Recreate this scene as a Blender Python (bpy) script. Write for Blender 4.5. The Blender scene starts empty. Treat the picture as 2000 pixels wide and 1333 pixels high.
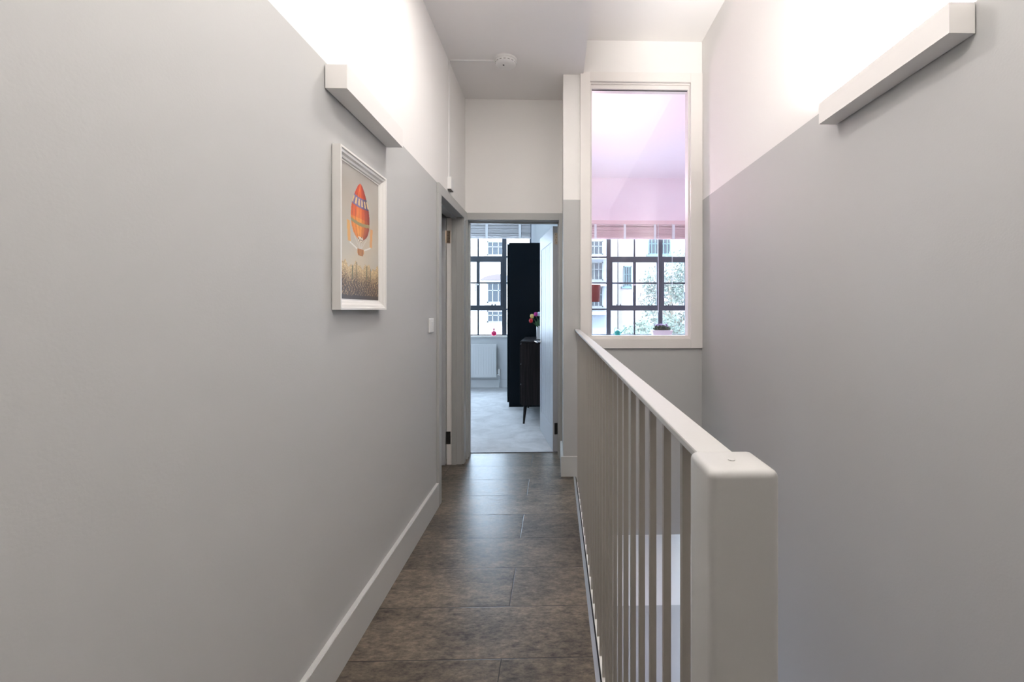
import bpy, bmesh, math, random
from mathutils import Vector, Matrix
random.seed(4)
PI = math.pi
sc = bpy.context.scene
COL = sc.collection

# ------------------------------------------------------------------ camera, world, light, exposure
F_PX, YAW = 889.0, math.radians(1.5)
cam_d = bpy.data.cameras.new('camera')
cam = bpy.data.objects.new('camera', cam_d)
COL.objects.link(cam)
cam_d.sensor_fit = 'HORIZONTAL'
cam_d.sensor_width = 36.0
cam_d.lens = F_PX / 2000 * 36.0
cam_d.shift_x = -(1084.5 + F_PX * math.tan(YAW) - 1000) / 2000
cam_d.shift_y = (605.5 - 666.5) / 2000
cam_d.clip_start = 0.02
cam_d.clip_end = 300
cam.location = (0, 0, 1.25)
cam.rotation_euler = (PI / 2, 0, -YAW)
sc.camera = cam
sc.view_settings.view_transform = 'Standard'
sc.view_settings.look = 'None'
sc.view_settings.gamma = 1
sc.view_settings.use_curve_mapping = False
sc.view_settings.exposure = 0.16

world = bpy.data.worlds.new('sky')
sc.world = world
world.use_nodes = True
wn, wl = world.node_tree.nodes, world.node_tree.links
wn.clear()
w_out = wn.new('ShaderNodeOutputWorld')
w_bg = wn.new('ShaderNodeBackground')
w_bg.inputs['Color'].default_value = (0.62, 0.80, 1.0, 1)
w_bg.inputs['Strength'].default_value = 18.0
wl.new(w_bg.outputs[0], w_out.inputs[0])

def light(name, kind, loc, energy, color, rot=(0, 0, 0), sx=1.0, sy=1.0, portal=False, radius=0.1):
    d = bpy.data.lights.new(name, kind)
    d.color = color
    d.energy = energy
    if kind == 'AREA':
        d.shape = 'RECTANGLE'
        d.size, d.size_y = sx, sy
        if portal:
            d.cycles.is_portal = True
    elif kind == 'SUN':
        d.angle = radius
    else:
        d.shadow_soft_size = radius
    o = bpy.data.objects.new(name, d)
    o.location = loc
    o.rotation_euler = rot
    COL.objects.link(o)
    return o

WARM = (1.0, 0.955, 0.91)
light('sun', 'SUN', (0, -5, 20), 7.0, (1.0, 0.95, 0.88), rot=(math.radians(52), 0, math.radians(-14)), radius=0.05)
# portals in the two outside windows (rotation sends them into the rooms)
light('window_portal', 'AREA', (-1.46, 7.43, 1.8), 1, (1, 1, 1), rot=(-PI / 2, 0, 0), sx=2.2, sy=2.0, portal=True)
light('window_portal', 'AREA', (1.7, 7.43, 1.8), 1, (1, 1, 1), rot=(-PI / 2, 0, 0), sx=2.6, sy=2.0, portal=True)
# unseen lamps added overhead to fill the landing with light
light('landing_fill_light', 'POINT', (-0.05, 0.62, 2.55), 21, WARM, radius=0.13)
light('downlight_fill', 'AREA', (-.12, 2.05, 2.996), 11, WARM, sx=.2, sy=.2)
# added bedroom fill light, and a stand-in for the lamp of the floor below
light('bedroom_fill_light', 'POINT', (-1.9, 5.7, 3.0), 44, (0.70, 0.86, 1.0), radius=0.14)
light('lower_hall_light', 'POINT', (0.75, 2.7, -1.5), 5.5, (0.88, 0.80, 1.0), radius=0.12)

# ------------------------------------------------------------------ materials
def lin(c):
    c = c / 255.0
    return c / 12.92 if c <= 0.04045 else ((c + 0.055) / 1.055) ** 2.4
def rgb(r, g, b):
    return (lin(r), lin(g), lin(b), 1)

MATS = {}
def mat(name, color, rough=0.6, metal=0.0, bump=0.0, bscale=200.0, var=0.0, vscale=6.0, spec=0.5, emis=None, estr=0.0, coat=0.0):
    if name in MATS:
        return MATS[name]
    m = bpy.data.materials.new(name)
    m.use_nodes = True
    n, l = m.node_tree.nodes, m.node_tree.links
    b = n['Principled BSDF']
    b.inputs['Base Color'].default_value = color
    b.inputs['Roughness'].default_value = rough
    b.inputs['Metallic'].default_value = metal
    b.inputs['Specular IOR Level'].default_value = spec
    b.inputs['Coat Weight'].default_value = coat
    tc = n.new('ShaderNodeNewGeometry')
    if var > 0:
        nz = n.new('ShaderNodeTexNoise'); nz.inputs['Scale'].default_value = vscale; nz.inputs['Detail'].default_value = 4
        l.new(tc.outputs['Position'], nz.inputs['Vector'])
        mx = n.new('ShaderNodeMix'); mx.data_type = 'RGBA'
        mx.inputs[6].default_value = [c * (1 - var) for c in color[:3]] + [1]
        mx.inputs[7].default_value = [min(1, c * (1 + var)) for c in color[:3]] + [1]
        l.new(nz.outputs['Fac'], mx.inputs[0]); l.new(mx.outputs[2], b.inputs['Base Color'])
    if bump > 0:
        nb = n.new('ShaderNodeTexNoise'); nb.inputs['Scale'].default_value = bscale; nb.inputs['Detail'].default_value = 3
        l.new(tc.outputs['Position'], nb.inputs['Vector'])
        bp = n.new('ShaderNodeBump'); bp.inputs['Strength'].default_value = bump; bp.inputs['Distance'].default_value = 0.002
        l.new(nb.outputs['Fac'], bp.inputs['Height']); l.new(bp.outputs[0], b.inputs['Normal'])
    if emis:
        b.inputs['Emission Color'].default_value = emis
        b.inputs['Emission Strength'].default_value = estr
    MATS[name] = m
    return m

WHITE = (0.86, 0.84, 0.82, 1)
GREY = (0.495, 0.495, 0.49, 1)
def two_tone(name, split, hi=WHITE, lo=GREY):
    """wall paint: white above the painted line, grey below it"""
    m = mat(name, hi, rough=0.62, bump=0.12, bscale=160)
    n, l = m.node_tree.nodes, m.node_tree.links
    b = n['Principled BSDF']
    g = n.new('ShaderNodeNewGeometry'); s = n.new('ShaderNodeSeparateXYZ')
    l.new(g.outputs['Position'], s.inputs[0])
    gt = n.new('ShaderNodeMath'); gt.operation = 'GREATER_THAN'; gt.inputs[1].default_value = split
    l.new(s.outputs['Z'], gt.inputs[0])
    mx = n.new('ShaderNodeMix'); mx.data_type = 'RGBA'
    mx.inputs[6].default_value = lo; mx.inputs[7].default_value = hi
    l.new(gt.outputs[0], mx.inputs[0]); l.new(mx.outputs[2], b.inputs['Base Color'])
    return m

M_left = two_tone('hall_paint_left', 2.064)
M_right = two_tone('hall_paint_right', 2.078)
M_low = two_tone('lower_storey_paint', -1.03)
M_white = mat('white_paint', WHITE, rough=0.62, bump=0.1, bscale=160)
M_ceil = mat('ceiling_paint', (0.86, 0.835, 0.825, 1), rough=0.7, bump=0.06, bscale=120)
M_greytrim = mat('grey_satin_trim', (0.43, 0.43, 0.42, 1), rough=0.42)
M_skirt = mat('pale_grey_skirting', (0.57, 0.57, 0.56, 1), rough=0.4)
M_whitetrim = mat('white_satin_trim', (0.84, 0.805, 0.775, 1), rough=0.4)
M_rail = mat('stone_white_metal_paint', (0.53, 0.525, 0.51, 1), rough=0.38, bump=0.10, bscale=90)
M_bar = mat('shaded_bar_paint', (0.345, 0.32, 0.285, 1), rough=0.42)  # bar paint with shade and warm floor bounce put into the colour
M_dark = mat('dark_gap', (0.02, 0.02, 0.024, 1), rough=0.8)
M_alu = mat('brushed_aluminium', (0.72, 0.76, 0.82, 1), rough=0.3, metal=0.9)
M_plaster = mat('white_plaster_light', (0.82, 0.795, 0.775, 1), rough=0.55)
M_plastic = mat('white_plastic', (0.80, 0.79, 0.78, 1), rough=0.35)
M_brass = mat('satin_nickel_hinge', (0.62, 0.50, 0.38, 1), rough=0.3, metal=1.0)
M_bronze = mat('dark_bronze_hinge', (0.05, 0.045, 0.04, 1), rough=0.4, metal=0.7)
M_chrome = mat('chrome', (0.85, 0.86, 0.88, 1), rough=0.12, metal=1.0)
M_doorw = mat('white_door_paint', (0.50, 0.505, 0.53, 1), rough=0.35)
M_bed = mat('bedroom_white_paint', (0.78, 0.80, 0.82, 1), rough=0.65)
M_liv = mat('living_room_paint', (0.93, 0.82, 0.86, 1), rough=0.65)
M_steel = mat('dark_steel_window_paint', (0.045, 0.055, 0.075, 1), rough=0.4)
M_navy = mat('black_navy_lacquer', (0.002, 0.006, 0.010, 1), rough=0.45, spec=0.12)
M_rad = mat('radiator_enamel', (0.80, 0.81, 0.82, 1), rough=0.3)
M_redshade = mat('dark_red_fabric', (0.16, 0.025, 0.02, 1), rough=0.8, bump=0.3, bscale=400)
M_blindw = mat('white_blind_slats', (0.60, 0.58, 0.60, 1), rough=0.5)
M_blindp = mat('pink_blind_slats', (0.84, 0.62, 0.62, 1), rough=0.55)
M_tape = mat('white_ladder_tape', (0.82, 0.82, 0.84, 1), rough=0.8)
M_emit = mat('led_strip', (1, 1, 1, 1), emis=(1.0, 0.94, 0.86, 1), estr=22.0)
M_off = mat('unlit_led_strip', (0.8, 0.8, 0.78, 1), rough=0.5)
M_glow = mat('lamp_diffuser', (1, 1, 1, 1), emis=(1.0, 0.92, 0.85, 1), estr=4.0)

def glass_mat(name, tint=(1, 1, 1, 1), refl=0.05):
    m = bpy.data.materials.new(name); m.use_nodes = True
    n, l = m.node_tree.nodes, m.node_tree.links
    n.clear()
    o = n.new('ShaderNodeOutputMaterial'); mx = n.new('ShaderNodeMixShader')
    t = n.new('ShaderNodeBsdfTransparent'); t.inputs[0].default_value = tint
    g = n.new('ShaderNodeBsdfGlossy'); g.inputs['Roughness'].default_value = 0.02
    mx.inputs[0].default_value = refl
    l.new(t.outputs[0], mx.inputs[1]); l.new(g.outputs[0], mx.inputs[2]); l.new(mx.outputs[0], o.inputs[0])
    return m
M_glass = glass_mat('window_glass')

def floor_mat():
    m = mat('stone_effect_planks', (0.15, 0.12, 0.09, 1), rough=0.34)
    n, l = m.node_tree.nodes, m.node_tree.links
    b = n['Principled BSDF']
    def M(op, a, c=None, d=None):
        x = n.new('ShaderNodeMath'); x.operation = op
        for i, v in enumerate((a, c, d)):
            if v is None: continue
            if isinstance(v, (int, float)): x.inputs[i].default_value = v
            else: l.new(v, x.inputs[i])
        return x.outputs[0]
    g = n.new('ShaderNodeNewGeometry'); s = n.new('ShaderNodeSeparateXYZ'); l.new(g.outputs['Position'], s.inputs[0])
    yy = M('DIVIDE', M('SUBTRACT', s.outputs['Y'], 1.635), 0.2875)
    row = M('FLOOR', yy); fy = M('FRACT', yy)
    par = M('FRACT', M('MULTIPLY', M('ADD', row, 1), 0.5))          # 0 on the rows jointed in view, .5 on the others
    xx = M('ADD', M('DIVIDE', M('ADD', s.outputs['X'], 0.193), 1.29), par)
    colm = M('FLOOR', xx); fx = M('FRACT', xx)
    dy = M('MULTIPLY', M('MINIMUM', fy, M('SUBTRACT', 1.0, fy)), 0.2875)
    dx = M('MULTIPLY', M('MINIMUM', fx, M('SUBTRACT', 1.0, fx)), 1.29)
    dd = M('MINIMUM', dx, dy)
    joint = M('LESS_THAN', dd, 0.0017)
    soft = n.new('ShaderNodeMapRange'); soft.inputs[1].default_value = 0.0; soft.inputs[2].default_value = 0.004
    l.new(dd, soft.inputs[0])
    cb = n.new('ShaderNodeCombineXYZ'); l.new(colm, cb.inputs[0]); l.new(row, cb.inputs[1])
    wh = n.new('ShaderNodeTexWhiteNoise'); wh.noise_dimensions = '3D'; l.new(cb.outputs[0], wh.inputs['Vector'])
    off = n.new('ShaderNodeVectorMath'); off.operation = 'SCALE'; off.inputs['Scale'].default_value = 7.0
    l.new(wh.outputs['Color'], off.inputs[0])
    st = n.new('ShaderNodeMapping'); st.inputs['Scale'].default_value = (0.62, 1.25, 1)
    l.new(g.outputs['Position'], st.inputs['Vector'])
    ad = n.new('ShaderNodeVectorMath'); ad.operation = 'ADD'; l.new(st.outputs[0], ad.inputs[0]); l.new(off.outputs[0], ad.inputs[1])
    n1 = n.new('ShaderNodeTexNoise'); n1.inputs['Scale'].default_value = 34; n1.inputs['Detail'].default_value = 8; n1.inputs['Roughness'].default_value = 0.68
    n2 = n.new('ShaderNodeTexNoise'); n2.inputs['Scale'].default_value = 5; n2.inputs['Detail'].default_value = 5
    l.new(ad.outputs[0], n1.inputs['Vector']); l.new(ad.outputs[0], n2.inputs['Vector'])
    n3 = n.new('ShaderNodeTexNoise'); n3.inputs['Scale'].default_value = 95; n3.inputs['Detail'].default_value = 6; n3.inputs['Roughness'].default_value = 0.7
    l.new(ad.outputs[0], n3.inputs['Vector'])
    f = M('ADD', M('ADD', M('MULTIPLY', n1.outputs['Fac'], 0.42), M('MULTIPLY', n2.outputs['Fac'], 0.25)), M('MULTIPLY', n3.outputs['Fac'], 0.33))
    cr = n.new('ShaderNodeValToRGB'); l.new(f, cr.inputs[0])
    e = cr.color_ramp.elements
    e[0].position = 0.39; e[0].color = (0.026, 0.019, 0.014, 1)
    e[1].position = 0.61; e[1].color = (0.25, 0.198, 0.145, 1)
    k = e.new(0.465); k.color = (0.092, 0.073, 0.055, 1)
    k = e.new(0.53); k.color = (0.152, 0.121, 0.091, 1)
    pv = M('ADD', 0.86, M('MULTIPLY', wh.outputs['Value'], 0.26))
    sc1 = n.new('ShaderNodeVectorMath'); sc1.operation = 'SCALE'
    l.new(cr.outputs[0], sc1.inputs[0]); l.new(pv, sc1.inputs['Scale'])
    mx = n.new('ShaderNodeMix'); mx.data_type = 'RGBA'; l.new(joint, mx.inputs[0])
    l.new(sc1.outputs[0], mx.inputs[6]); mx.inputs[7].default_value = (0.012, 0.010, 0.009, 1)
    l.new(mx.outputs[2], b.inputs['Base Color'])
    rr = M('ADD', 0.27, M('MULTIPLY', n1.outputs['Fac'], 0.16)); l.new(rr, b.inputs['Roughness'])
    bp = n.new('ShaderNodeBump'); bp.inputs['Strength'].default_value = 0.25; bp.inputs['Distance'].default_value = 0.002
    hh = M('ADD', M('MULTIPLY', n1.outputs['Fac'], 0.35), soft.outputs[0])
    l.new(hh, bp.inputs['Height']); l.new(bp.outputs[0], b.inputs['Normal'])
    b.inputs['Specular IOR Level'].default_value = 0.55
    return m
M_floor = floor_mat()

def carpet_mat():
    m = mat('pale_carpet', (0.5, 0.5, 0.5, 1), rough=0.95, bump=0.7, bscale=420)
    n, l = m.node_tree.nodes, m.node_tree.links
    b = n['Principled BSDF']
    g = n.new('ShaderNodeNewGeometry'); nz = n.new('ShaderNodeTexNoise'); nz.inputs['Scale'].default_value = 4.5; nz.inputs['Detail'].default_value = 6
    nz.inputs['Roughness'].default_value = 0.65; nz.inputs['Distortion'].default_value = 0.8
    l.new(g.outputs['Position'], nz.inputs['Vector'])
    cr = n.new('ShaderNodeValToRGB'); cr.color_ramp.elements[0].position = 0.3; cr.color_ramp.elements[1].position = 0.7
    cr.color_ramp.elements[0].color = (0.44, 0.44, 0.45, 1); cr.color_ramp.elements[1].color = (0.62, 0.62, 0.63, 1)
    l.new(nz.outputs['Fac'], cr.inputs[0]); l.new(cr.outputs[0], b.inputs['Base Color'])
    b.inputs['Specular IOR Level'].default_value = 0.1
    return m
M_carpet = carpet_mat()

def wood_mat():
    m = mat('black_brown_wood', (0.03, 0.02, 0.02, 1), rough=0.5, spec=0.2)
    n, l = m.node_tree.nodes, m.node_tree.links
    b = n['Principled BSDF']
    g = n.new('ShaderNodeNewGeometry'); mp = n.new('ShaderNodeMapping'); mp.inputs['Scale'].default_value = (1, 1, 0.06)
    l.new(g.outputs['Position'], mp.inputs['Vector'])
    nz = n.new('ShaderNodeTexNoise'); nz.inputs['Scale'].default_value = 60; nz.inputs['Detail'].default_value = 5
    l.new(mp.outputs[0], nz.inputs['Vector'])
    cr = n.new('ShaderNodeValToRGB'); cr.color_ramp.elements[0].position = 0.35; cr.color_ramp.elements[1].position = 0.7
    cr.color_ramp.elements[0].color = (0.005, 0.005, 0.006, 1); cr.color_ramp.elements[1].color = (0.022, 0.018, 0.020, 1)
    l.new(nz.outputs['Fac'], cr.inputs[0]); l.new(cr.outputs[0], b.inputs['Base Color'])
    return m
M_wood = wood_mat()

# ------------------------------------------------------------------ mesh helpers
class MB:
    def __init__(s): s.bm = bmesh.new()
    def box(s, x0, x1, y0, y1, z0, z1, bev=0.0, seg=2):
        t = bmesh.new()
        bmesh.ops.create_cube(t, size=1.0)
        for v in t.verts:
            v.co = Vector(((x0 + x1) / 2 + v.co.x * (x1 - x0), (y0 + y1) / 2 + v.co.y * (y1 - y0), (z0 + z1) / 2 + v.co.z * (z1 - z0)))
        if bev > 0:
            bmesh.ops.bevel(t, geom=t.edges[:], offset=bev, segments=seg, profile=0.5, affect='EDGES')
        s._add(t); return s
    def _add(s, t):
        me = bpy.data.meshes.new('tmp'); t.to_mesh(me); t.free()
        s.bm.from_mesh(me); bpy.data.meshes.remove(me)
    def tube(s, p, q, r0, r1=None, n=16, cap=True):
        r1 = r0 if r1 is None else r1
        p, q = Vector(p), Vector(q); d = q - p
        t = bmesh.new()
        bmesh.ops.create_cone(t, cap_ends=cap, cap_tris=False, segments=n, radius1=r0, radius2=r1, depth=d.length)
        rot = Vector((0, 0, 1)).rotation_difference(d.normalized()).to_matrix().to_4x4()
        bmesh.ops.transform(t, matrix=Matrix.Translation((p + q) / 2) @ rot, verts=t.verts)
        s._add(t); return s
    def path(s, pts, r, n=10):
        for a, b in zip(pts[:-1], pts[1:]): s.tube(a, b, r, n=n)
        for a in pts[1:-1]: s.ball(a, (r, r, r), u=n, v=6)
        return s
    def ball(s, c, r, u=20, v=12):
        t = bmesh.new(); bmesh.ops.create_uvsphere(t, u_segments=u, v_segments=v, radius=1.0)
        for w in t.verts: w.co = Vector((c[0] + w.co.x * r[0], c[1] + w.co.y * r[1], c[2] + w.co.z * r[2]))
        s._add(t); return s
    def lathe(s, c, prof, n=28, sq=None):
        vs = []
        for (r, z) in prof:
            ring = []
            for k in range(n):
                a = 2 * PI * k / n
                ring.append(s.bm.verts.new((c[0] + r * math.cos(a), c[1] + r * math.sin(a), c[2] + z)))
            vs.append(ring)
        for A, B in zip(vs[:-1], vs[1:]):
            for k in range(n):
                s.bm.faces.new((A[k], A[(k + 1) % n], B[(k + 1) % n], B[k]))
        if prof[0][0] > 1e-5: s.bm.faces.new(vs[0][::-1])
        if prof[-1][0] > 1e-5: s.bm.faces.new(vs[-1])
        return s
    def poly_prism(s, pts, axis, a0, a1):
        """pts 2-D outline; extruded along axis ('x','y','z')"""
        def P(u, v, w):
            return {'x': (w, u, v), 'y': (u, w, v), 'z': (u, v, w)}[axis]
        A = [s.bm.verts.new(P(u, v, a0)) for u, v in pts]; B = [s.bm.verts.new(P(u, v, a1)) for u, v in pts]
        n = len(pts)
        for k in range(n): s.bm.faces.new((A[k], A[(k + 1) % n], B[(k + 1) % n], B[k]))
        s.bm.faces.new(A[::-1]); s.bm.faces.new(B)
        return s
    def build(s, name, m, parent=None, smooth=False, kind=None, label=None, cat=None, group=None, loc=None):
        bmesh.ops.recalc_face_normals(s.bm, faces=s.bm.faces[:])
        me = bpy.data.meshes.new(name); s.bm.to_mesh(me); s.bm.free()
        if smooth:
            for p in me.polygons: p.use_smooth = True
            try: me.set_sharp_from_angle(angle=math.radians(40))
            except Exception: pass
        me.materials.append(m)
        o = bpy.data.objects.new(name, me); COL.objects.link(o)
        if loc: o.location = loc
        if parent: o.parent = parent
        if kind: o['kind'] = kind
        if label: o['label'] = label
        if cat: o['category'] = cat
        if group: o['group'] = group
        return o

def thing(name, label, cat, loc=(0, 0, 0), rz=0.0, group=None, kind=None):
    o = bpy.data.objects.new(name, None); COL.objects.link(o)
    o.empty_display_size = 0.05
    o.location = loc; o.rotation_euler = (0, 0, rz)
    if label: o['label'] = label
    if cat: o['category'] = cat
    if group: o['group'] = group
    if kind: o['kind'] = kind
    return o
def box(name, m, *a, **k):
    bev = k.pop('bev', 0.0)
    return MB().box(*a, bev=bev).build(name, m, **k)
S = 'structure'

# ------------------------------------------------------------------ the shell
XL, XR = -0.755, 1.111
YE, YD, YB = 3.42, 3.84, 3.99          # stairwell end wall, bedroom door wall face, its back
YW, YWI = 7.38, 7.34
ZC, ZH = 3.02, 3.28

w = MB()                               # left wall with the side door's opening
w.box(XL - .12, XL, -2.3, 2.955, 0, ZC); w.box(XL - .12, XL, 2.955, 3.725, 2.02, ZC); w.box(XL - .12, XL, 3.725, YD, 0, ZC)
w.build('wall_left', M_left, kind=S)
box('wall_right', M_right, XR, XR + .12, -2.3, YE, -2.8, ZH, kind=S)
w = MB()                               # end wall of the stairwell, round the inner window
w.box(.187, XR, YE, YE + .12, -.37, 1.03); w.box(.187, XR, YE, YE + .12, 2.966, ZH)
w.box(.187, .262, YE, YE + .12, 1.03, 2.966); w.box(1.022, XR + .12, YE, YE + .12, 1.03, 2.966)
w.build('wall_end', M_right, kind=S)
box('wall_pier', M_right, .06, .187, YE, YD, -.37, ZC, kind=S)
box('wall_partition', M_bed, .06, .187, YD, YWI, 0, 3.38, kind=S)
w = MB()                               # wall over and beside the bedroom door
w.box(-3.2, -.765, YD, YB, 0, 3.38); w.box(-.765, .06, YD, YB, 2.03, 3.38)
w.build('wall_door', M_left, kind=S)
box('wall_back', M_left, -.9, 1.3, -2.42, -2.3, -2.8, ZH, kind=S)
w = MB()
w.box(-.765, .21, -2.3, YD, ZC, ZH)
w.build('ceiling', M_ceil, kind=S)
box('ceiling', M_white, .21, XR + .12, -2.3, YE, ZH, ZH + .1, kind=S)
box('ceiling', M_bed, -3.2, .1, YB, YW, 3.38, 3.5, kind=S)
box('ceiling', M_liv, .1, 3.4, YE + .12, YW, 3.38, 3.5, kind=S)
# floors
w = MB(); w.box(-.90, .136, -2.3, 3.985, -.25, 0); w.box(.136, XR, -2.3, .35, -.25, -.0005)
w.build('floor', M_floor, kind=S)
box('floor', M_carpet, -3.2, .06, 3.985, YW, -.25, .004, kind=S)
box('floor', M_carpet, .187, 3.4, YE + .12, YW, -.25, 0, kind=S)
box('floor', M_floor, -.9, XR + .1, -2.3, 4.6, -2.9, -2.8, kind=S)
# edge of the landing above the stairs
box('trim_1', M_dark, .151, .158, .466, YE, -.25, -.012, kind=S)  # dark filler strip, the gap's shade put into its colour
box('trim_2', M_whitetrim, .158, .198, .466, YE, -.37, -.002, bev=.001, kind=S)
MB().box(.136, .151, .466, YE, -.2, .003).build('trim_3', M_alu, kind=S)
box('wall_landing_underside', M_right, .10, .158, -2.3, YE, -2.8, -.26, kind=S)
# storey below, seen through the bars
w = MB(); w.box(.158, XR, 3.49, 3.6, -2.8, -.37)
w.build('wall_lower_end', M_low, kind=S)
box('wall_lower_end_head', M_right, .158, XR, YE, 3.6, -.45, -.371, kind=S)

# side room left of the hall, dim
w = MB()
w.box(-2.1, -2.0, 2.2, YD, 0, 2.6); w.box(-2.0, XL - .12, 2.1, 2.2, 0, 2.6)
w.build('wall_side_room', M_white, kind=S)
box('ceiling', M_white, -2.1, XL - .12, 2.1, YD, 2.6, 2.7, kind=S)
box('floor', M_floor, -2.1, -.90, 2.1, YD, -.2, 0, kind=S)

# skirting boards
SK = [(0, 0), (.018, 0), (.018, .1465), (.0155, .15), (0, .15)]
MB().poly_prism([(XL + a, b) for a, b in SK], 'y', -2.3, 2.91).build('baseboard_left', M_skirt, kind=S)
m_ = MB()
m_.box(.042, .187, YE - .018, YE, 0, .15, bev=.002); m_.box(.042, .06, YE, YD - .02, 0, .15, bev=.002)
m_.build('baseboard_pier', M_skirt, kind=S)
box('baseboard_bedroom', M_bed, -3.2, .06, YWI - .02, YWI, 0, .13, kind=S)

# ------------------------------------------------------------------ outside wall with two steel windows
w = MB()
w.box(-3.2, .12, YWI, YWI + .26, -.25, .82); w.box(-3.2, .12, YWI, YWI + .26, 2.66, 3.5)
for a, b in ((-3.2, -2.53), (-.385, .12)): w.box(a, b, YWI, YWI + .26, .82, 2.66)
w.build('wall_bedroom_far', M_bed, kind=S)
w = MB()
w.box(.12, 3.4, YWI, YWI + .26, -.25, .82); w.box(.12, 3.4, YWI, YWI + .26, 2.66, 3.5)
for a, b in ((.12, .42), (3.0, 3.4)): w.box(a, b, YWI, YWI + .26, .82, 2.66)
w.build('wall_living_far', M_liv, kind=S)
box('wall_bedroom_left', M_bed, -3.3, -3.2, YB, YW + .22, 0, 3.5, kind=S)
box('wall_living_right', M_liv, 3.4, 3.5, YE + .12, YW + .22, 0, 3.5, kind=S)
w = MB(); w.box(XR + .12, 3.4, YE, YE + .12, 0, 3.5); w.build('wall_living_front', M_liv, kind=S)
MOD = .4225
def steel_window(name, x0, x1, posts, thin, sashes, zb=.832, zt=2.67):
    root = thing(name, None, None, (0, 0, 0), kind=S)
    f = MB(); y0, y1 = YW, YW + .045
    f.box(x0, x1, y0, y1, zb - .012, zb + .02); f.box(x0, x1, y0, y1, zt - .03, zt)
    f.box(x0, x0 + .03, y0, y1, zb, zt); f.box(x1 - .03, x1, y0, y1, zb, zt)
    for x in posts: f.box(x - .036, x + .036, y0 - .006, y1, zb, zt, bev=.004)
    for x in thin: f.box(x - .013, x + .013, y0 + .005, y1 - .01, zb, zt)
    allx = sorted([x0] + posts + [x1])
    for a, b in zip(allx[:-1], allx[1:]):
        if any(s0 <= (a + b) / 2 <= s1 for s0, s1 in sashes): continue
        for z in (2.108, 1.685, 1.258): f.box(a, b, y0 + .005, y1 - .01, z - .012, z + .012)
    f.build('window_frame', M_steel, root)
    for s0, s1 in sashes:
        s = MB()
        s.box(s0, s1, y0 - .012, y1, 2.024, 2.115, bev=.004); s.box(s0, s1, y0 - .012, y1, 1.238, 1.322, bev=.004)
        xm = (s0 + s1) / 2
        s.box(s0 + .01, s0 + .062, y0 - .014, y1, 1.30, 2.05, bev=.003); s.box(s1 - .062, s1 - .01, y0 - .014, y1, 1.30, 2.05, bev=.003)
        s.box(xm - .024, xm + .024, y0 - .002, y1, 1.30, 2.05, bev=.003)
        s.box(s0 + .04, s1 - .04, y0 + .005, y1 - .008, 1.673, 1.697)
        s.box(xm - .013, xm + .013, y0 + .005, y1 - .01, zb, 1.26); s.box(xm - .013, xm + .013, y0 + .005, y1 - .01, 2.1, zt)
        so = s.build('sash', M_steel, root)
        h = MB(); h.tube((xm - .03, y0 - .02, 1.66), (xm - .03, y0 - .03, 1.54), .007, n=8)
        h.box(xm - .04, xm + .01, y0 - .03, y0 - .002, 1.645, 1.668, bev=.003)
        h.build('sash_handle', M_chrome, so)
        st = MB()
        for dx in (-.30, -.24, .22, .27): st.box(xm + dx, xm + dx + .018, y0 - .03, y0 - .004, 1.318, 1.342, bev=.003)
        st.build('sash_stay', M_bronze, so)
    MB().box(x0, x1, y0 + .02, y0 + .026, zb, zt).build('window_glass', M_glass, root)
    return root
B0 = -.823
steel_window('window_2', -2.53, -.385, [B0 - 2 * MOD, B0], [B0 - 3 * MOD - .2], [(B0 - 2 * MOD, B0)])
L0 = .867
steel_window('window_3', .42, 3.0, [L0, L0 + 2 * MOD, L0 + 4 * MOD], [], [(L0, L0 + 2 * MOD), (L0 + 2 * MOD, L0 + 4 * MOD)])
box('window_sill', M_whitetrim, -2.55, -.37, YWI - .03, YW, .805, .832, bev=.004, kind=S)
box('window_sill', M_whitetrim, .40, 3.02, YWI - .09, YW, .805, .840, bev=.004, kind=S)

# ------------------------------------------------------------------ inner window of the stairwell
win = thing('window_1', None, None, kind=S)
w = MB()
y0, y1 = YE - .018, YE
w.box(.188, .262, y0, y1, .961, 3.035, bev=.0015); w.box(1.02, 1.110, y0, y1, .961, 3.035, bev=.0015)
w.box(.262, 1.02, y0, y1, .961, 1.030, bev=.0015); w.box(.262, 1.02, y0, y1, 2.965, 3.035, bev=.0015)
w.build('window_casing', M_whitetrim, win)
w = MB()
def ring(mb, x0, x1, z0, z1, ts, tt, tb, ya, yb):     # a frame of four butted strips
    mb.box(x0, x0 + ts, ya, yb, z0, z1); mb.box(x1 - ts, x1, ya, yb, z0, z1)
    mb.box(x0 + ts, x1 - ts, ya, yb, z0, z0 + tb); mb.box(x0 + ts, x1 - ts, ya, yb, z1 - tt, z1)
ring(w, .262, 1.022, 1.0305, 2.965, .006, .012, .010, YE + .002, YE + .10)
ring(w, .268, 1.016, 1.0405, 2.953, .008, .030, .013, YE + .014, YE + .09)
w.build('glazing_bead', M_whitetrim, win)
w = MB(); w.box(.277, 1.007, YE + .030, YE + .034, 2.917, 2.922); w.build('gasket', M_dark, win)
MB().box(.272, 1.012, YE + .05, YE + .056, 1.04, 2.93).build('window_glass', M_glass, win)

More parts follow.
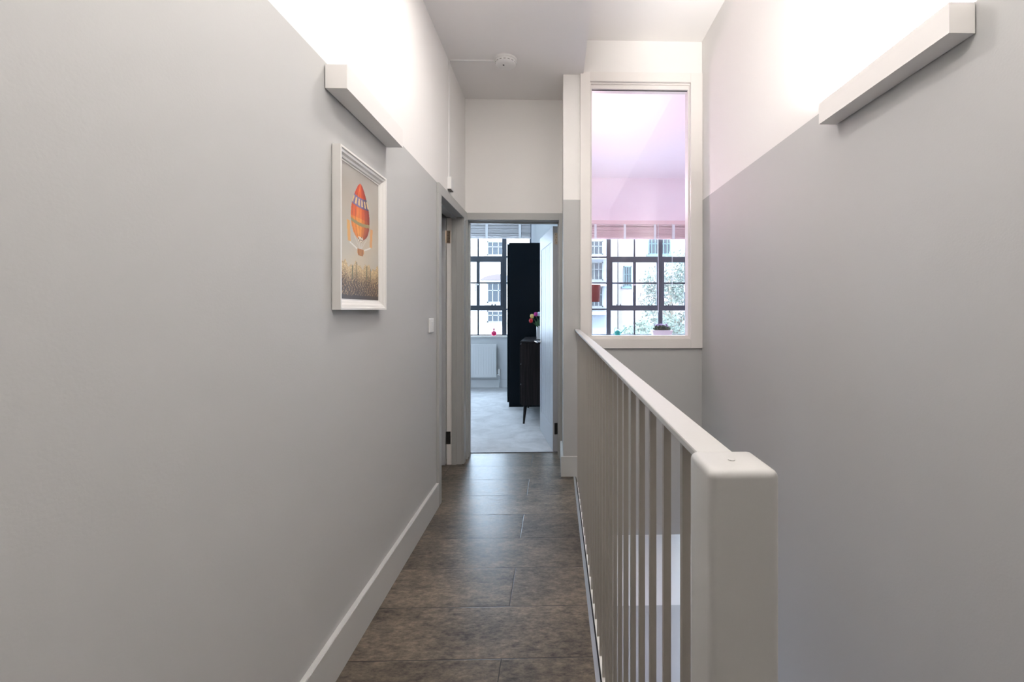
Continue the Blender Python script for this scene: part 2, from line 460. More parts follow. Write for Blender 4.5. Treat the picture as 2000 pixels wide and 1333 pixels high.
# ------------------------------------------------------------------ bedroom door and its frame
w = MB()
w.box(XL + .001, -.731, YD - .02, YD, 0, 2.062, bev=.002)
w.box(.032, .06, YD - .02, YD, 0, 2.062, bev=.002)
w.box(-.731, .032, YD - .02, YD, 2.003, 2.062, bev=.002)
w.build('trim_4', M_greytrim, kind=S)
w = MB()
w.box(-.765, -.737, YD, YB, 0, 2.03); w.box(.030, .06, YD, YB, 0, 2.03); w.box(-.737, .030, YD, YB, 2.0, 2.03)
w.box(-.737, -.726, YD + .055, YD + .09, 0, 2.0); w.box(.020, .030, YD + .055, YD + .09, 0, 2.0); w.box(-.737, .03, YD + .055, YD + .09, 1.988, 2.0)
w.build('trim_5', M_greytrim, kind=S)
box('trim_6', mat('dull_threshold_metal', (.22, .22, .24, 1), rough=.5, metal=.6), -.737, .030, 3.984, 3.998, 0, .006, bev=.002, kind=S)

def plank_door(name, loc, rz, label=None, W=.745, T=.044, H=1.985, hinge_m=M_brass, hinge_low=M_bronze, side=-1, hinge_face='edge'):
    """leaf hinged at its local origin, running along +y; the boards face both ways"""
    r = thing(name, label, None, loc, rz, kind=S)
    a = MB()
    st, tr, br = .085, .13, .20
    a.box(-T + .010, -.010, 0.0, W, .008, H)
    for xs in ((-T, -T + .010), (-.010, 0)):
        a.box(*xs, 0, st, .008, H); a.box(*xs, W - st, W, .008, H)
        a.box(*xs, st, W - st, H - tr, H); a.box(*xs, st, W - st, .008, .008 + br)
        n = 7; bw = (W - 2 * st) / n
        for k in range(n):
            x0, x1 = (xs[0] + .003, xs[1]) if xs[0] == -T else (xs[0], xs[1] - .003)
            a.box(x0, x1, st + k * bw + .005, st + (k + 1) * bw - .005, .008 + br, H - tr)
    a.build('door_leaf', M_doorw, r)
    return r
d1 = plank_door('door_1', (.022, 4.006, 0), math.radians(10.6))
h = MB()                                # lever handle on the face seen
h.tube((-.044, .69, .925), (-.052, .69, .925), .026, n=24)
h.tube((-.052, .69, .925), (-.098, .69, .925), .010, n=14)
h.tube((-.098, .698, .925), (-.098, .575, .925), .011, .008, n=14)
h.ball((-.098, .698, .925), (.011, .011, .011), 12, 8)
h.build('door_handle', M_chrome, d1, smooth=True)
def hinge(z, m, parent, edge=True):
    h = MB()
    h.box(-.030, -.001, -.004, .001, z - .05, z + .05, bev=.001); h.tube((.003, -.005, z - .05), (.003, -.005, z + .05), .005, n=10)
    o = h.build('door_hinge', m, parent)
    s_ = MB()
    for k in range(4): s_.tube((-.010 - .010 * (k % 2), -.0048, z - .036 + k * .024), (-.010 - .010 * (k % 2), -.004, z - .036 + k * .024), .003, n=8)
    s_.build('screw', M_bronze, o)
hinge(1.876, M_brass, d1); hinge(.205, M_bronze, d1)

# side door, opened into the side room, and its frame
w = MB()
w.box(XL, XL + .018, 2.915, 2.975, 0, 1.995, bev=.002); w.box(XL, XL + .018, 3.707, 3.770, 0, 1.995, bev=.002)
w.box(XL, XL + .018, 2.915, YD - .021, 1.995, 2.062, bev=.002)
w.build('trim_7', M_greytrim, kind=S)
w = MB()
w.box(XL - .12, XL, 2.955, 2.98, 0, 2.02); w.box(XL - .12, XL, 3.70, 3.725, 0, 2.02); w.box(XL - .12, XL, 2.98, 3.70, 1.997, 2.02)
w.box(XL - .078, XL - .043, 3.686, 3.70, 0, 1.997); w.box(XL - .078, XL - .043, 2.98, 2.994, 0, 1.997); w.box(XL - .078, XL - .043, 2.98, 3.70, 1.983, 1.997)
w.build('trim_8', M_greytrim, kind=S)
box('trim_9', M_whitetrim, XL - .121, XL - .080, 3.694, 3.70, 0.0, 1.99, kind=S)   # bare rebate of the jamb
d2 = plank_door('door_2', (-.880, 3.700, 0), math.radians(90))
for z, m in ((1.838, M_brass), (.218, M_bronze)):
    h = MB()
    # the door's origin is turned a quarter: local x runs to world +y, local y to world -x
    h.box(-.0105, -.0065, -.036, -.004, z - .05, z + .05, bev=.001); h.tube((-.014, .002, z - .05), (-.014, .002, z + .05), .005, n=10)
    o = h.build('door_hinge', m, d2)
    s_ = MB()
    for k in range(4): s_.tube((-.0112, -.016 - .010 * (k % 2), z - .036 + k * .024), (-.0105, -.016 - .010 * (k % 2), z - .036 + k * .024), .003, n=8)
    s_.build('screw', M_bronze, o)

# ------------------------------------------------------------------ balustrade
bal = thing('balustrade', 'off-white painted metal balustrade with square newel post and thin upright bars along the stairwell', 'balustrade', (.165, .435, 0))
def L(mb, *a, **k):                     # build under the balustrade in world coordinates
    o = mb.build(*a, parent=bal, **k); o.location = -bal.location; return o
ZR = 1.105
t = MB(); t.box(.138, .2025, .4035, .466, 0, ZR, bev=.007, seg=4)
L(t, 'newel_post', M_rail, smooth=True)
L(MB().box(.1445, .1815, .460, YE, ZR - .010, ZR, bev=.0022), 'handrail', M_rail)
N = 29
bar = MB().box(-.0053, .0053, -.0053, .0053, -.002, ZR - .010).build('baluster', M_bar, parent=bal)
for i in range(N):
    o = bar if i == 0 else bar.copy()
    if i: COL.objects.link(o); o.parent = bal
    y = .575 + .0975 * i
    o.location = Vector((.1655, y, 0)) - bal.location
t = MB(); t.lathe((.170, .435, ZR), [(.0035, 0), (.0035, .0008), (.002, .0012)], n=10)
L(t, 'screw_cap', M_rail)

# staircase going down beside the balustrade
st = thing('staircase', 'staircase leading down along the right wall behind the balustrade', 'staircase', (.65, .35, 0))
for k in range(12):
    o = MB().box(.205, XR - .004, .35 + .235 * k, .35 + .235 * (k + 1) + .02, -.2 * (k + 1) - .2 + .0, -.2 * (k + 1), bev=.004).build('step', M_floor, st)
    o.location = -st.location

# ------------------------------------------------------------------ wall lights
def wall_light(x_wall, sgn, ya, yb, z0, z1, depth, lit, label):
    r = thing('wall_light', label, 'wall light', (x_wall + sgn * depth / 2, (ya + yb) / 2, z0), group='long white plaster wall lights')
    xo = x_wall + sgn * depth; g = .004
    xi = x_wall + sgn * g
    X = lambda a, b: (min(a, b), max(a, b))
    h = MB(); t = .006
    def tray(a, b, y0_, y1_, z):        # open-topped trough: outer shell and inner shell joined at the rim
        return [h.bm.verts.new((q, w_, z)) for q, w_ in ((a, y0_), (b, y0_), (b, y1_), (a, y1_))]
    xt = xo - sgn * t; xu = xi + sgn * .0005
    rings = [tray(xi, xo, ya, yb, z0), tray(xi, xo, ya, yb, z1), tray(xu, xt, ya + t, yb - t, z1), tray(xu, xt, ya + t, yb - t, z0 + t)]
    for A_, B_ in zip(rings[:-1], rings[1:]):
        for k in range(4): h.bm.faces.new((A_[k], A_[(k + 1) % 4], B_[(k + 1) % 4], B_[k]))
    h.bm.faces.new(rings[0][::-1]); h.bm.faces.new(rings[-1])
    o = h.build('lamp_housing', M_plaster, r); o.location = -r.location
    br = MB().box(*X(x_wall, xi), (ya + yb) / 2 - .07, (ya + yb) / 2 + .07, z0 + .012, z1 - .01).build('wall_bracket', M_plaster, r)
    br.location = -r.location
    xm = x_wall + sgn * depth * .55
    s = MB().box(xm - .010, xm + .010, ya + .03, yb - .03, z0 + t + .001, z0 + t + .012).build('led_strip', M_emit if lit else M_off, r)
    s.location = -r.location
    if lit:
        light('wall_lamp_light', 'AREA', (xm, (ya + yb) / 2, z0 + .03), lit, (1.0, .965, .93), rot=(PI, 0, 0), sx=.025, sy=yb - ya - .06)
    return r
wall_light(XR, -1, 1.172, 1.765, 1.980, 2.062, .074, 52.0, 'long white box wall light on the right wall, lit and glowing upward')
wall_light(XR, -1, -.75, -.157, 1.980, 2.062, .074, 50.0, 'unseen lit box wall light added on the right wall behind the camera')  # added out of view for more light bounced off the ceiling
wall_light(XL, 1, 1.507, 2.052, 1.975, 2.053, .074, 0, 'long white box wall light on the left wall above the picture, unlit')

# downlight and pendant added above the view to light the landing
r = thing('added_ceiling_light', 'unseen flat round downlight added on the lowered ceiling above the balustrade', 'added ceiling light', (-.12, 2.05, ZC))
MB().lathe((0, 0, -.018), [(.155, 0), (.165, .006), (.165, .018)], n=40).build('lamp_base', M_plastic, r, smooth=True)
MB().lathe((0, 0, -.021), [(.140, 0), (.145, .003)], n=40).build('lamp_diffuser', M_glow, r, smooth=True)
r = thing('added_pendant_lamp', 'open-ring pendant lamp added unseen under the lowered landing ceiling for fill light', 'lamp', (-.05, .62, 2.69))
MB().tube((0, 0, .28), (0, 0, .33), .045, n=24).tube((0, 0, .03), (0, 0, .30), .004, n=8).build('cord', M_plastic, r)
MB().tube((0, 0, 0), (0, 0, .06), .020, n=20).build('lamp_holder', M_plastic, r)

# ------------------------------------------------------------------ smoke detector, trunking, switch
r = thing('smoke_detector', 'round white smoke detector on the lowered ceiling', 'smoke detector', (-.350, 3.225, ZC))
h = MB(); h.lathe((0, 0, -.014), [(.078, 0), (.080, .003), (.080, .014)], n=40); h.build('base_plate', M_plastic, r, smooth=True)
h = MB(); h.lathe((0, 0, -.047), [(.001, 0), (.050, .0), (.064, .003), (.072, .010), (.0735, .020), (.073, .033)], n=40); h.build('detector_body', M_plastic, r, smooth=True)
h = MB()
for k in range(16):
    a = 2 * PI * k / 16
    h.tube((.0725 * math.cos(a - .1), .0725 * math.sin(a - .1), -.031), (.0725 * math.cos(a + .1), .0725 * math.sin(a + .1), -.031), .0016, n=6)
h.build('vent_slots', M_bronze, r)
h = MB(); h.lathe((-.014, -.012, -.0485), [(.006, 0), (.007, .002)], n=16); h.build('test_button', M_dark, r)
r = thing('cable_trunking', 'thin white cable trunking from the smoke detector across ceiling and down the wall', 'cable trunking', (XL, 3.24, ZC))
h = MB(); h.box(XL + .001, -.425, 3.232, 3.248, ZC - .010, ZC, bev=.0015); h.box(XL, XL + .009, 3.232, 3.248, 2.18, ZC, bev=.0015)
o = h.build('trunking', M_plastic, r); o.location = -r.location
r = thing('fused_spur', 'small white connection box above the side door at the end of the trunking', 'connection box', (XL, 3.24, 2.095))
o = MB().box(0, .030, -.045, .045, 0, .085, bev=.004).build('box_body', M_plastic, r)
o = MB().box(.004, .026, -.036, .036, -.004, 0).build('cable_gland', M_bronze, r)
r = thing('light_switch', 'white plastic light switch on the grey left wall beside the side door', 'light switch', (XL, 2.775, 1.155))
MB().box(0, .010, -.043, .043, -.043, .043, bev=.003).build('switch_plate', M_plastic, r)
MB().box(.010, .0145, -.014, .014, -.024, .024, bev=.002).build('rocker', M_plastic, r)

# ------------------------------------------------------------------ framed picture
PY0, PY1, PZ0, PZ1 = 1.556, 1.974, 1.250, 1.812
pic = thing('framed_picture', 'white framed picture of an orange hot air balloon over a crowd, on the left wall', 'picture', (XL, (PY0 + PY1) / 2, PZ0))
fr = MB()
prof = [(.002, 0), (.031, 0), (.031, .007), (.027, .010), (.025, .018), (.019, .024), (.016, .031), (.012, .034), (.012, .039), (.002, .039)]  # (off the wall, inward)
def frame_ring(prof):
    rings = []
    for off, inn in prof:
        rings.append([fr.bm.verts.new((XL + off, y, z)) for y, z in ((PY0 + inn, PZ0 + inn), (PY1 - inn, PZ0 + inn), (PY1 - inn, PZ1 - inn), (PY0 + inn, PZ1 - inn))])
    n = len(rings)
    for i in range(n):
        A, B = rings[i], rings[(i + 1) % n]
        for k in range(4): fr.bm.faces.new((A[k], A[(k + 1) % 4], B[(k + 1) % 4], B[k]))
frame_ring(prof)
o = fr.build('frame', mat('white_frame_paint', (.80, .78, .75, 1), rough=.35), pic); o.location = -pic.location

def paint(u, v):
    """colour of the print: u left-right 0..1, v bottom-top 0..1 (sRGB 0-255)"""
    rn = random.random
    g = lambda a, b, t: [a[i] + (b[i] - a[i]) * t for i in range(3)]
    def fb(x, y, s):
        return (math.sin(x * s + 1.7 * math.sin(y * s * .8)) + math.sin(y * s * 1.3 + 2.1 * math.sin(x * s * .6 + 1))) * .25 + .5
    sky = g([205, 190, 165], [158, 152, 146], min(1, max(0, (v - .3) / .7)))
    sky = g(sky, [182, 180, 172], .7 * fb(u, v * 1.4, 6.0))
    c = sky
    cx, cy, hh = .49, .690, .220
    dv = (v - cy) / hh
    if abs(dv) < 1:
        wv = .235 * math.sqrt(1 - dv * dv) * (1.0 - .28 * dv) * (1.0 if dv < .3 else 1 - .30 * (dv - .3))
        du = (u - cx) / wv if wv > 0 else 9
        if abs(du) < 1:
            base = g([226, 122, 44], [206, 62, 24], min(1, max(0, .5 + .55 * dv)))
            if dv < -.25: base = [226, 136, 48]
            base = g(base, [112, 22, 20], max(0, (du - .15)) * .95)
            base = g(base, [255, 196, 104], max(0, .42 - abs(du + .2)) * 1.2 * (0.6 + 0.5 * fb(u * 5, v * 5, 12)))
            if abs(math.sin(du * 9)) > .93: base = g(base, [120, 50, 30], .28)
            band = dv - .05 * du * du
            if .14 < band < .50:
                base = g([122, 108, 150], [70, 56, 88], max(0, du))
                if abs(((du * 2.6) % 1) - .5) < .24 and .20 < band < .44: base = [226, 196, 138]
            if -.50 < dv - .06 * du * du < -.38: base = [150, 138, 92]
            c = base
    # two hanging side panels, ropes and the basket
    for s in (-1, 1):
        px = cx + s * (.300 - .02 * ((.59 - v) / .15))
        if .435 < v < .59 and abs(u - px) < .034: c = [222, 168, 96] if s < 0 else [214, 158, 100]
    if .39 < v < .49:
        t_ = (v - .39) / .10
        for k in (-.16, -.06, .06, .16):
            if abs(u - cx - k * t_) < .008: c = [206, 200, 190]
    if .455 < v < .495 and abs(u - cx) < .06: c = g([240, 228, 205], [96, 70, 60], 1.0 if rn() > .6 else .0)
    if .348 < v < .402 and abs(u - cx) < .085 * (1 - .5 * max(0, (.37 - v) / .03)): c = g([202, 142, 74], [150, 92, 48], fb(u * 3, v, 40))
    if .085 < abs(u - cx) < .27 and abs(v - .395 - .2 * (abs(u - cx) - .085)) < .006: c = [225, 222, 214]
    # crowd and buildings
    hz = .270 + .018 * math.sin(u * 21) + .012 * math.sin(u * 53 + 1) + .010 * (rn() - .5)
    if v < hz:
        t_ = v / hz
        c = g([84, 66, 44], [212, 190, 142], max(0, min(1, (t_ - .35) * 1.9)))
        k1 = fb(u * 4, v * 6, 22); k2 = rn()
        if k2 > .80: c = g(c, [238, 214, 160], .6)
        elif k2 < .30: c = g(c, [56, 42, 30], .65 if t_ < .7 else .3)
        c = g(c, [176, 120, 72], .30 * k1)
        if t_ < .55 and math.sin(u * 95 + 3 * math.sin(v * 60)) > .45: c = g(c, [40, 30, 26], .6)
        if t_ > .6 and math.sin(u * 34 + 2 * math.sin(u * 17)) > .86: c = [92, 96, 62]
        if t_ < .13: c = [62, 48, 36]
    return c
def build_print():
    nx, nz = 130, 190
    y0, y1, z0, z1 = PY0 + .037, PY1 - .037, PZ0 + .037, PZ1 - .037
    vs, fs, cols = [], [], []
    for j in range(nz + 1):
        for i in range(nx + 1):
            vs.append((XL + .0105, y0 + (y1 - y0) * i / nx, z0 + (z1 - z0) * j / nz))
    for j in range(nz):
        for i in range(nx):
            a = j * (nx + 1) + i
            fs.append((a, a + 1, a + nx + 2, a + nx + 1))
            c = paint((i + .5) / nx, (j + .5) / nz)
            cols.append([lin(min(255, max(0, q))) for q in c] + [1])
    me = bpy.data.meshes.new('print'); me.from_pydata(vs, [], fs)
    at = me.color_attributes.new('ink', 'FLOAT_COLOR', 'CORNER')
    for p_ in me.polygons:
        for li in p_.loop_indices: at.data[li].color = cols[p_.index]
    m = mat('printed_paper', (.5, .5, .5, 1), rough=.35)
    n, l = m.node_tree.nodes, m.node_tree.links
    ca = n.new('ShaderNodeAttribute'); ca.attribute_name = 'ink'
    l.new(ca.outputs['Color'], n['Principled BSDF'].inputs['Base Color'])
    me.materials.append(m)
    o = bpy.data.objects.new('print', me); COL.objects.link(o); o.parent = pic; o.location = -pic.location
build_print()
o = MB().box(XL + .002, XL + .0100, PY0 + .03, PY1 - .03, PZ0 + .03, PZ1 - .03).build('backing_board', M_dark, pic); o.location = -pic.location

# ------------------------------------------------------------------ bedroom furniture
r = thing('wardrobe', 'tall black-navy wardrobe against the right side of the bedroom', 'wardrobe', (-.285, 6.45, 0.004))
MB().box(-.308, .340, -.60, .60, .0, 2.108, bev=.003).build('wardrobe_body', M_navy, r)
for k in range(2):
    d = MB().box(-.330, -.310, -.597 + k * .60, -.003 + k * .60, .06, 2.09, bev=.002).build('wardrobe_door', M_navy, r)
    MB().box(-.352, -.330, -.04 + k * .06, -.028 + k * .06, .95, 1.15, bev=.003).build('door_pull', M_chrome, d)

r = thing('chest_of_drawers', 'dark wood chest of drawers on splayed tapered legs, in front of the wardrobe', 'chest of drawers', (-.165, 5.39, 0.004))
MB().box(-.205, .20, -.42, .42, .20, .885, bev=.003).build('chest_body', M_wood, r)
MB().box(-.215, .205, -.435, .43, .885, .903, bev=.003).build('chest_top', M_wood, r)
for k in range(3):
    d = MB().box(-.222, -.206, -.40, .40, .215 + k * .222, .425 + k * .222, bev=.003).build('drawer', M_wood, r)
    MB().tube((-.222, 0, .32 + k * .222), (-.240, 0, .32 + k * .222), .012, n=12).build('knob', M_chrome, d)
for sx in (-1, 1):
    for sy in (-1, 1):
        tx, ty = (-.165 if sx < 0 else .15), sy * .35
        MB().tube((tx + (-.015 if sx < 0 else .015), ty + sy * .055, 0), (tx, ty, .20), .010, .021, n=14).build('leg', M_wood, r, smooth=True)
        
ZT = .907
r = thing('vase', 'square white vase of tulips on the chest of drawers', 'vase', (-.165, 5.3, ZT))
h = MB(); h.box(-.052, .052, -.045, .045, 0, .155, bev=.006); h.box(-.040, .040, -.034, .034, .153, .1555)
h.build('vase_body', mat('white_glaze', (.75, .78, .82, 1), rough=.15), r)
M_stem = mat('leaf_green', (.03, .10, .03, 1), rough=.5)
for nm, cx_, cz_, cy_, colr, lab in (('red', -.277, 1.116, 5.225, (.55, .01, .02, 1), 'red tulip bending lowest to the left of the white vase'),
                               ('yellow', -.268, 1.168, 5.275, (.85, .62, .22, 1), 'pale yellow tulip just above the red tulip'),
                               ('magenta', -.226, 1.190, 5.325, (.55, .03, .30, 1), 'magenta tulip at the top left of the bunch'),
                               ('white', -.190, 1.192, 5.37, (.72, .76, .88, 1), 'white tulip at the top beside the open door')):
    r = thing('tulip', lab, 'tulip', (cx_, cy_, cz_), group='tulips in the white vase')
    h = MB(); b0 = Vector((-.165 - cx_ - .03, .01, ZT + .14 - cz_)); b0.y = (5.298 - cy_) * .45; b1 = Vector((0, 0, -.012)); mid = (b0 + b1) / 2 + Vector((.015, 0, .02))
    pts = [b0.lerp(mid, t).lerp(mid.lerp(b1, t), t) for t in [i / 8 for i in range(9)]]
    h.path(pts, .0028, n=8).build('stem', M_stem, r, smooth=True)
    h = MB()
    for k in range(6):
        a = k * PI / 3 + .3
        rr = .010 if k % 2 else .008
        h.ball((rr * math.cos(a), rr * math.sin(a), .008), (.014, .014, .025), 12, 8)
    h.build('petals', mat('petal_' + nm, colr, rough=.5), r, smooth=True)
    h = MB()
    v = [Vector(q) for q in (b0, b0.lerp(b1, .4) + Vector((-.012, -.02, .012)), b0.lerp(b1, .75) + Vector((.02, -.012, .0)), b0.lerp(b1, .4) + Vector((.022, .012, -.02)))]
    vv = [h.bm.verts.new(q) for q in v] + [h.bm.verts.new(q + Vector((0, .001, .0015))) for q in v]
    for f_ in ((0, 1, 2, 3), (7, 6, 5, 4), (0, 4, 5, 1), (1, 5, 6, 2), (2, 6, 7, 3), (3, 7, 4, 0)): h.bm.faces.new([vv[i] for i in f_])
    h.build('leaf', M_stem, r)

# radiator
r = thing('radiator', 'white panel radiator under the bedroom window', 'radiator', (-1.45, YWI, .17))
h = MB(); h.box(-.58, .518, -.085, -.060, 0, .535, bev=.008, seg=3)
for k in range(27):
    x = -.54 + k * .04; h.box(x, x + .012, -.0865, -.083, .05, .49, bev=.001)
h.build('panel', M_rad, r)
MB().box(-.575, .513, -.0595, -.030, .50, .530).box(-.575, .513, -.0595, -.030, .02, .05).build('convector', M_rad, r)
for q in (-.45, .35): MB().box(q, q + .04, -.030, -.001, .05, .48).build('wall_bracket', M_rad, r)
h = MB(); h.tube((.518, -.055, .045), (.56, -.055, .045), .009, n=12); h.tube((.56, -.055, .05), (.56, -.055, -.164), .0075, n=12)
h.build('pipe', M_chrome, r)
h = MB(); h.tube((.56, -.055, .03), (.56, -.055, .065), .015, n=14); h.tube((.56, -.055, .065), (.56, -.055, .135), .021, .018, n=18)
h.build('valve', M_plastic, r, smooth=True)
# perfume bottle
r = thing('perfume_bottle', 'small pink perfume bottle on the bedroom window sill', 'perfume bottle', (-.985, YWI - .005, .832))
h = MB(); h.ball((0, 0, .040), (.042, .022, .040), 20, 14); h.build('bottle', mat('pink_glass', (.80, .03, .15, 1), rough=.12), r, smooth=True)
h = MB(); h.tube((0, 0, .078), (0, 0, .095), .011, n=14); h.ball((0, 0, .108), (.016, .016, .016), 14, 10); h.build('cap', mat('pink_cap', (.45, .05, .12, 1), rough=.3), r, smooth=True)

# ------------------------------------------------------------------ venetian blinds, drawn up
def blind(x0, x1, y, ztop, zbot, m, tapes, cords, label):
    r = thing('venetian_blind', label, 'blind', ((x0 + x1) / 2, y, ztop))
    def B(mb, n_, m_): o = mb.build(n_, m_, r); o.location = -r.location; return o
    B(MB().box(x0, x1, y - .03, y + .03, ztop - .06, ztop, bev=.003), 'headrail', m)
    h = MB(); n = 26; zz = zbot + .03
    for k in range(n):
        z = zz + (ztop - .075 - zz) * k / (n - 1)
        tilt = random.uniform(-.003, .003)
        h.poly_prism([(y - .027, z - .004 + tilt), (y + .027, z + .000), (y + .027, z + .006), (y - .027, z + .002 + tilt)], 'x', x0 + .01, x1 - .01)
    B(h, 'slats', m)
    B(MB().box(x0 + .006, x1 - .006, y - .026, y + .026, zbot, zbot + .022, bev=.003), 'bottom_rail', m)
    for x in tapes:
        h = MB(); n = 9
        for k in range(n):
            za = zbot - .004 + (ztop - .06 - zbot) * k / n; zb_ = zbot - .004 + (ztop - .06 - zbot) * (k + 1) / n
            b_ = .006 * math.sin(PI * k / n); b2 = .006 * math.sin(PI * (k + 1) / n)
            h.poly_prism([(y - .032 - b_, za), (y - .030 - b_, za), (y - .030 - b2, zb_), (y - .032 - b2, zb_)], 'x', x - .019, x + .019)
        B(h, 'ladder_tape', M_tape)
    for x, z in cords:
        h = MB(); h.tube((x, y - .036, z), (x, y - .036, ztop - .05), .004, n=8); h.tube((x, y - .036, z - .03), (x, y - .036, z), .008, .005, n=10)
        B(h, 'cord', M_tape)
    return r
blind(-2.5, -.385, 7.27, 2.68, 2.385, M_blindw, [-2.1, -1.60, -1.085, -.560], [], 'white slatted blind drawn up over the bedroom window')
blind(.45, 2.98, 7.27, 2.68, 2.385, M_blindp, [.64, 1.11, 1.595, 1.895, 2.35, 2.8], [(1.645, 1.24), (1.87, 1.66)], 'pinkish slatted blind drawn up over the living room window')

# ------------------------------------------------------------------ living room things
r = thing('floor_lamp', 'floor lamp with a dark red tapered shade at the left of the living room window', 'lamp', (.525, 6.6, 0))
h = MB(); h.lathe((0, 0, 0), [(.13, 0), (.13, .012), (.02, .03)], n=32); h.build('base', M_steel, r, smooth=True)
MB().tube((0, 0, .02), (0, 0, 1.50), .011, n=14).build('pole', M_steel, r, smooth=True)
h = MB()
for (ra, rb) in ((.115, .140),):
    n = 40
    A = []
    for rr, z in ((.120, 1.365), (.135, 1.61), (.132, 1.61), (.117, 1.365)):
        A.append([h.bm.verts.new((rr * math.cos(2 * PI * k / n), rr * math.sin(2 * PI * k / n), z)) for k in range(n)])
    for i in range(4):
        P_, Q_ = A[i], A[(i + 1) % 4]
        for k in range(n): h.bm.faces.new((P_[k], P_[(k + 1) % n], Q_[(k + 1) % n], Q_[k]))
h.build('lamp_shade', M_redshade, r, smooth=True)
h = MB(); h.tube((0, 0, 1.49), (0, 0, 1.51), .018, n=12)
for k in range(3):
    a = k * 2 * PI / 3; h.tube((0, 0, 1.50), (.126 * math.cos(a), .126 * math.sin(a), 1.50), .002, n=6)
h.build('shade_holder', M_steel, r)

r = thing('added_pendant_lamp', 'unseen glowing pinkish globe pendant added in the living room beside the partition', 'lamp', (.275, 4.7, 2.45))  # added out of view for pinkish light and the sill's slanting shadow
MB().tube((0, 0, .09), (0, 0, .915), .004, n=8).tube((0, 0, .905), (0, 0, .93), .05, n=24).build('cord', M_plastic, r)
MB().ball((0, 0, 0), (.080, .080, .080), 28, 18).build('globe', mat('pink_globe', (1, .8, .85, 1), emis=(1.0, .68, .79, 1), estr=150), r, smooth=True)

r = thing('watering_can', 'small teal watering can on the living room window sill', 'watering can', (1.005, 7.30, .840))
M_teal = mat('teal_enamel', (.01, .30, .27, 1), rough=.3)
h = MB(); h.lathe((0, 0, 0), [(.040, 0), (.046, .006), (.046, .05), (.034, .074), (.018, .084)], n=28); h.build('can_body', M_teal, r, smooth=True)
MB().tube((.038, 0, .022), (.125, 0, .118), .009, .005, n=12).tube((.125, 0, .118), (.140, 0, .126), .006, .014, n=12).build('spout', M_teal, r, smooth=True)
pts = [(-.012 + -.045 * math.sin(t) , 0, .060 + .045 * -math.cos(t) + .02) for t in [i * PI / 8 for i in range(9)]]
MB().path(pts, .004, n=8).build('can_handle', M_teal, r, smooth=True)

r = thing('flower_planter', 'white trough of lilac flowers on the living room window sill', 'planter', (1.72, 7.30, .840))
h = MB()
h.poly_prism([(-.150, 0), (.150, 0), (.165, .080), (-.165, .080)], 'y', -.045, .045); h.box(-.170, .170, -.050, .050, .070, .082, bev=.003)
h.build('trough', mat('white_pink_ceramic', (.80, .72, .76, 1), rough=.3), r)
def leaf_cloud(n, c, ext, size, seed):
    rnd = random.Random(seed); h = MB()
    for k in range(n):
        while True:
            q = Vector((rnd.uniform(-1, 1), rnd.uniform(-1, 1), rnd.uniform(-1, 1)))
            if q.length < 1: break
        q = Vector((c[0] + q.x * ext[0], c[1] + q.y * ext[1], c[2] + q.z * ext[2]))
        a = Vector((rnd.gauss(0, 1), rnd.gauss(0, 1), rnd.gauss(0, 1))).normalized()
        b = a.orthogonal().normalized(); s_ = size * rnd.uniform(.6, 1.3)
        vs = [h.bm.verts.new(q + a * s_), h.bm.verts.new(q + b * s_ * .45), h.bm.verts.new(q - a * s_), h.bm.verts.new(q - b * s_ * .45)]
        h.bm.faces.new(vs)
    return h
leaf_cloud(420, (0, 0, .115), (.150, .055, .045), .020, 1).build('foliage', mat('dark_foliage', (.05, .075, .035, 1), rough=.7), r)
h = MB(); rnd = random.Random(3)
for k in range(16):
    h.ball((rnd.uniform(-.10, .11), rnd.uniform(-.04, .03), .15 + rnd.uniform(-.01, .03)), (.015, .015, .012), 10, 6)
h.build('flowers', mat('lilac_petals', (.42, .30, .50, 1), rough=.7), r, smooth=True)

# ------------------------------------------------------------------ outside
M_render = mat('pale_render', (.40, .39, .39, 1), rough=.9)
M_brick = mat('pale_brick', (.16, .135, .13, 1), rough=.9, var=.15, vscale=3)
M_pane = mat('dull_pane', (.018, .022, .027, 1), rough=.4, spec=.1)
M_frame = mat('grey_window_frame', (.06, .065, .07, 1), rough=.5)
M_tealf = mat('teal_window_frame', (.03, .065, .07, 1), rough=.5)
M_roof = mat('pinkish_roof', (.055, .042, .042, 1), rough=.9)
def building(label, x0, x1, y, z0, z1, m, wins, frame_m, roof=None, depth=8, group='buildings across the street'):
    r = thing('building', label, 'building', ((x0 + x1) / 2, y, z0), group=group)
    def B(mb, n_, m_, p=r):
        o = mb.build(n_, m_, p)
        if p is r: o.location = -r.location
        return o
    B(MB().box(x0, x1, y, y + depth, z0, z1), 'facade', m)
    for (a, b, c, d) in wins:
        h = MB(); t = .07
        h.box(a, b, y - .06, y + .01, c, c + t); h.box(a, b, y - .06, y + .01, d - t, d); h.box(a, a + t, y - .06, y + .01, c, d); h.box(b - t, b, y - .06, y + .01, c, d)
        n = 3
        for k in range(1, n): xx = a + (b - a) * k / n; h.box(xx - .025, xx + .025, y - .05, y + .01, c, d)
        h.box(a, b, y - .05, y + .01, (c * .4 + d * .6) - .025, (c * .4 + d * .6) + .025)
        h.box(a - .15, b + .15, y - .12, y, c - .14, c)
        f = B(h, 'building_window', frame_m)
        MB().box(a, b, y - .02, y - .004, c, d).build('pane', M_pane, f)
    if roof: B(roof, 'roof', M_roof)
    return r
U = lambda u, Y: (u - 1084.5) / 889 * Y
V = lambda v, Y: 1.25 + (605.5 - v) / 889 * Y
Y_ = 26
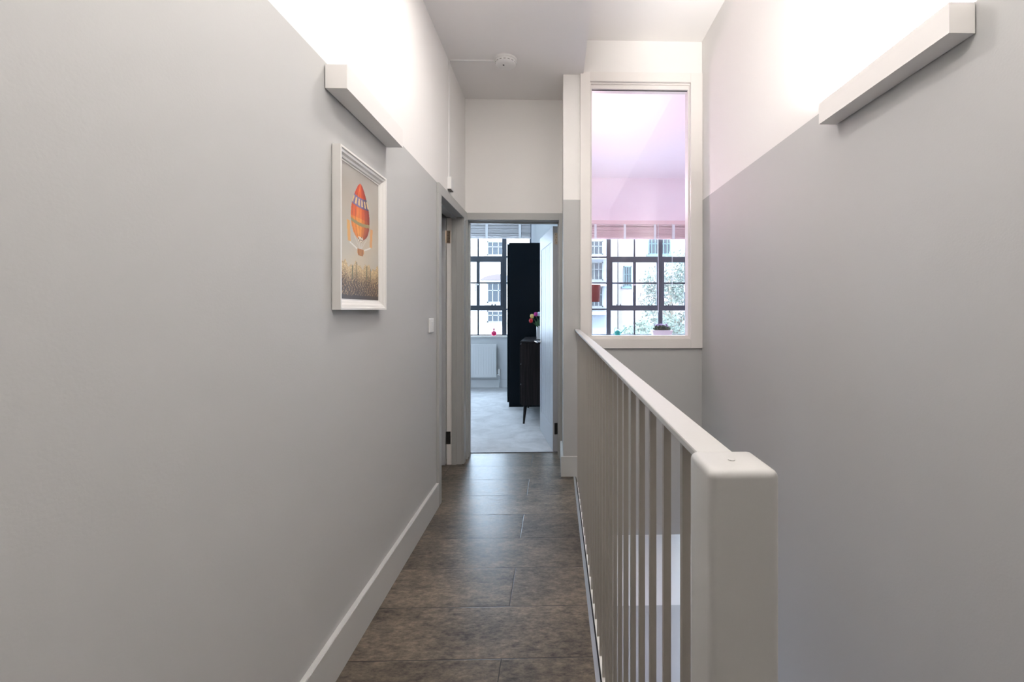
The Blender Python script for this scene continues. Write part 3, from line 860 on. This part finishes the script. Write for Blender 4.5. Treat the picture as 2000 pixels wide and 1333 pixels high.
rw = [(U(952, Y_), U(985, Y_), V(592, Y_), V(552, Y_)), (U(952, Y_), U(985, Y_), V(630, Y_), V(607, Y_)), (U(952, Y_), U(985, Y_), V(500, Y_), V(472, Y_)),
      (U(880, Y_), U(912, Y_), V(592, Y_), V(552, Y_)), (U(880, Y_), U(912, Y_), V(630, Y_), V(607, Y_))]
gh = MB(); xa, xb = U(940, Y_), U(1004, Y_)
gh.poly_prism([(xa, V(548, Y_)), (xb, V(548, Y_)), (xb - .25, V(540, Y_)), ((xa + xb) / 2, V(536, Y_)), (xa + .25, V(542, Y_))], 'y', Y_ - .35, Y_)
building('white rendered building with grey sash windows seen through the bedroom window', -12, U(1095, Y_), Y_, -8, 6.6, M_render, rw, M_frame, roof=gh)
Y_ = 30
rw = [(U(1152, Y_), U(1178, Y_), V(548, Y_), V(512, Y_)), (U(1152, Y_), U(1178, Y_), V(600, Y_), V(560, Y_)), (U(1152, Y_), U(1178, Y_), V(498, Y_), V(470, Y_))]
b2 = building('pale building with balcony slabs behind the red lamp shade', U(1100, Y_), U(1206, Y_), Y_, -8, 7.5, mat('grey_render', (.13, .14, .16, 1), rough=.9), rw, M_frame)
for k, z in enumerate((V(502, Y_), V(555, Y_), V(610, Y_))):
    o = MB().box(U(1140, Y_), U(1184, Y_), Y_ - 1.1, Y_, z - .16, z).build('balcony', M_render, b2); o.location = -b2.location
Y_ = 34
rw = [(U(1267, Y_), U(1287, Y_), V(497, Y_), V(462, Y_)), (U(1290, Y_), U(1311, Y_), V(497, Y_), V(462, Y_)), (U(1218, Y_), U(1234, Y_), V(560, Y_), V(520, Y_)), (U(1345, Y_), U(1368, Y_), V(497, Y_), V(462, Y_))]
building('pale brick building with teal framed windows rising behind the tree', U(1208, Y_), 16, Y_, -8, 8, M_brick, rw, M_tealf)

def tree(label, x, y, z0, zc, rad, n, seed, colr):
    r = thing('tree', label, 'tree', (x, y, z0), group='trees outside the living room window')
    h = MB(); hh = zc - z0
    h.tube((0, 0, 0), (.1, 0, hh * .6), .22, .14, n=12); h.tube((.1, 0, hh * .6), (-.2, 0, hh * 1.1), .14, .05, n=10)
    rnd = random.Random(seed)
    for k in range(12):
        a = rnd.uniform(0, 2 * PI); t0 = rnd.uniform(.5, .95)
        h.tube((.05, 0, hh * t0), (rad * .7 * math.cos(a), rad * .7 * math.sin(a), hh * t0 + rnd.uniform(.3, 1.4)), .06, .015, n=7)
    h.build('trunk', mat('bark', (.10, .08, .06, 1), rough=.9), r)
    f = MB()
    for k in range(22):
        a = rnd.uniform(0, 2 * PI); rr = rad * rnd.uniform(.1, .85)
        c = (rr * math.cos(a), rr * math.sin(a), hh + rnd.uniform(-rad, rad) * .8)
        lc = leaf_cloud(n // 22, c, (rad * .36, rad * .36, rad * .30), .075, seed * 100 + k)
        me = bpy.data.meshes.new('t'); lc.bm.to_mesh(me); lc.bm.free(); f.bm.from_mesh(me); bpy.data.meshes.remove(me)
    f.build('foliage', mat(colr[0], colr[1], rough=.6, var=.3, vscale=2), r)
tree('leafy tree right of centre outside the living room window', 5.5, 21, -8, 1.7, 2.3, 9000, 5, ('tree_leaves', (.032, .048, .034, 1)))
tree('lower leafy tree reaching across the foot of the living room window', 2.7, 16.0, -8, -.2, 1.25, 5000, 9, ('tree_leaves_light', (.05, .07, .048, 1)))
box('ground', mat('street_ground', (.30, .30, .30, 1), rough=.9), -60, 60, 8, 90, -8.2, -8.0, kind=S)
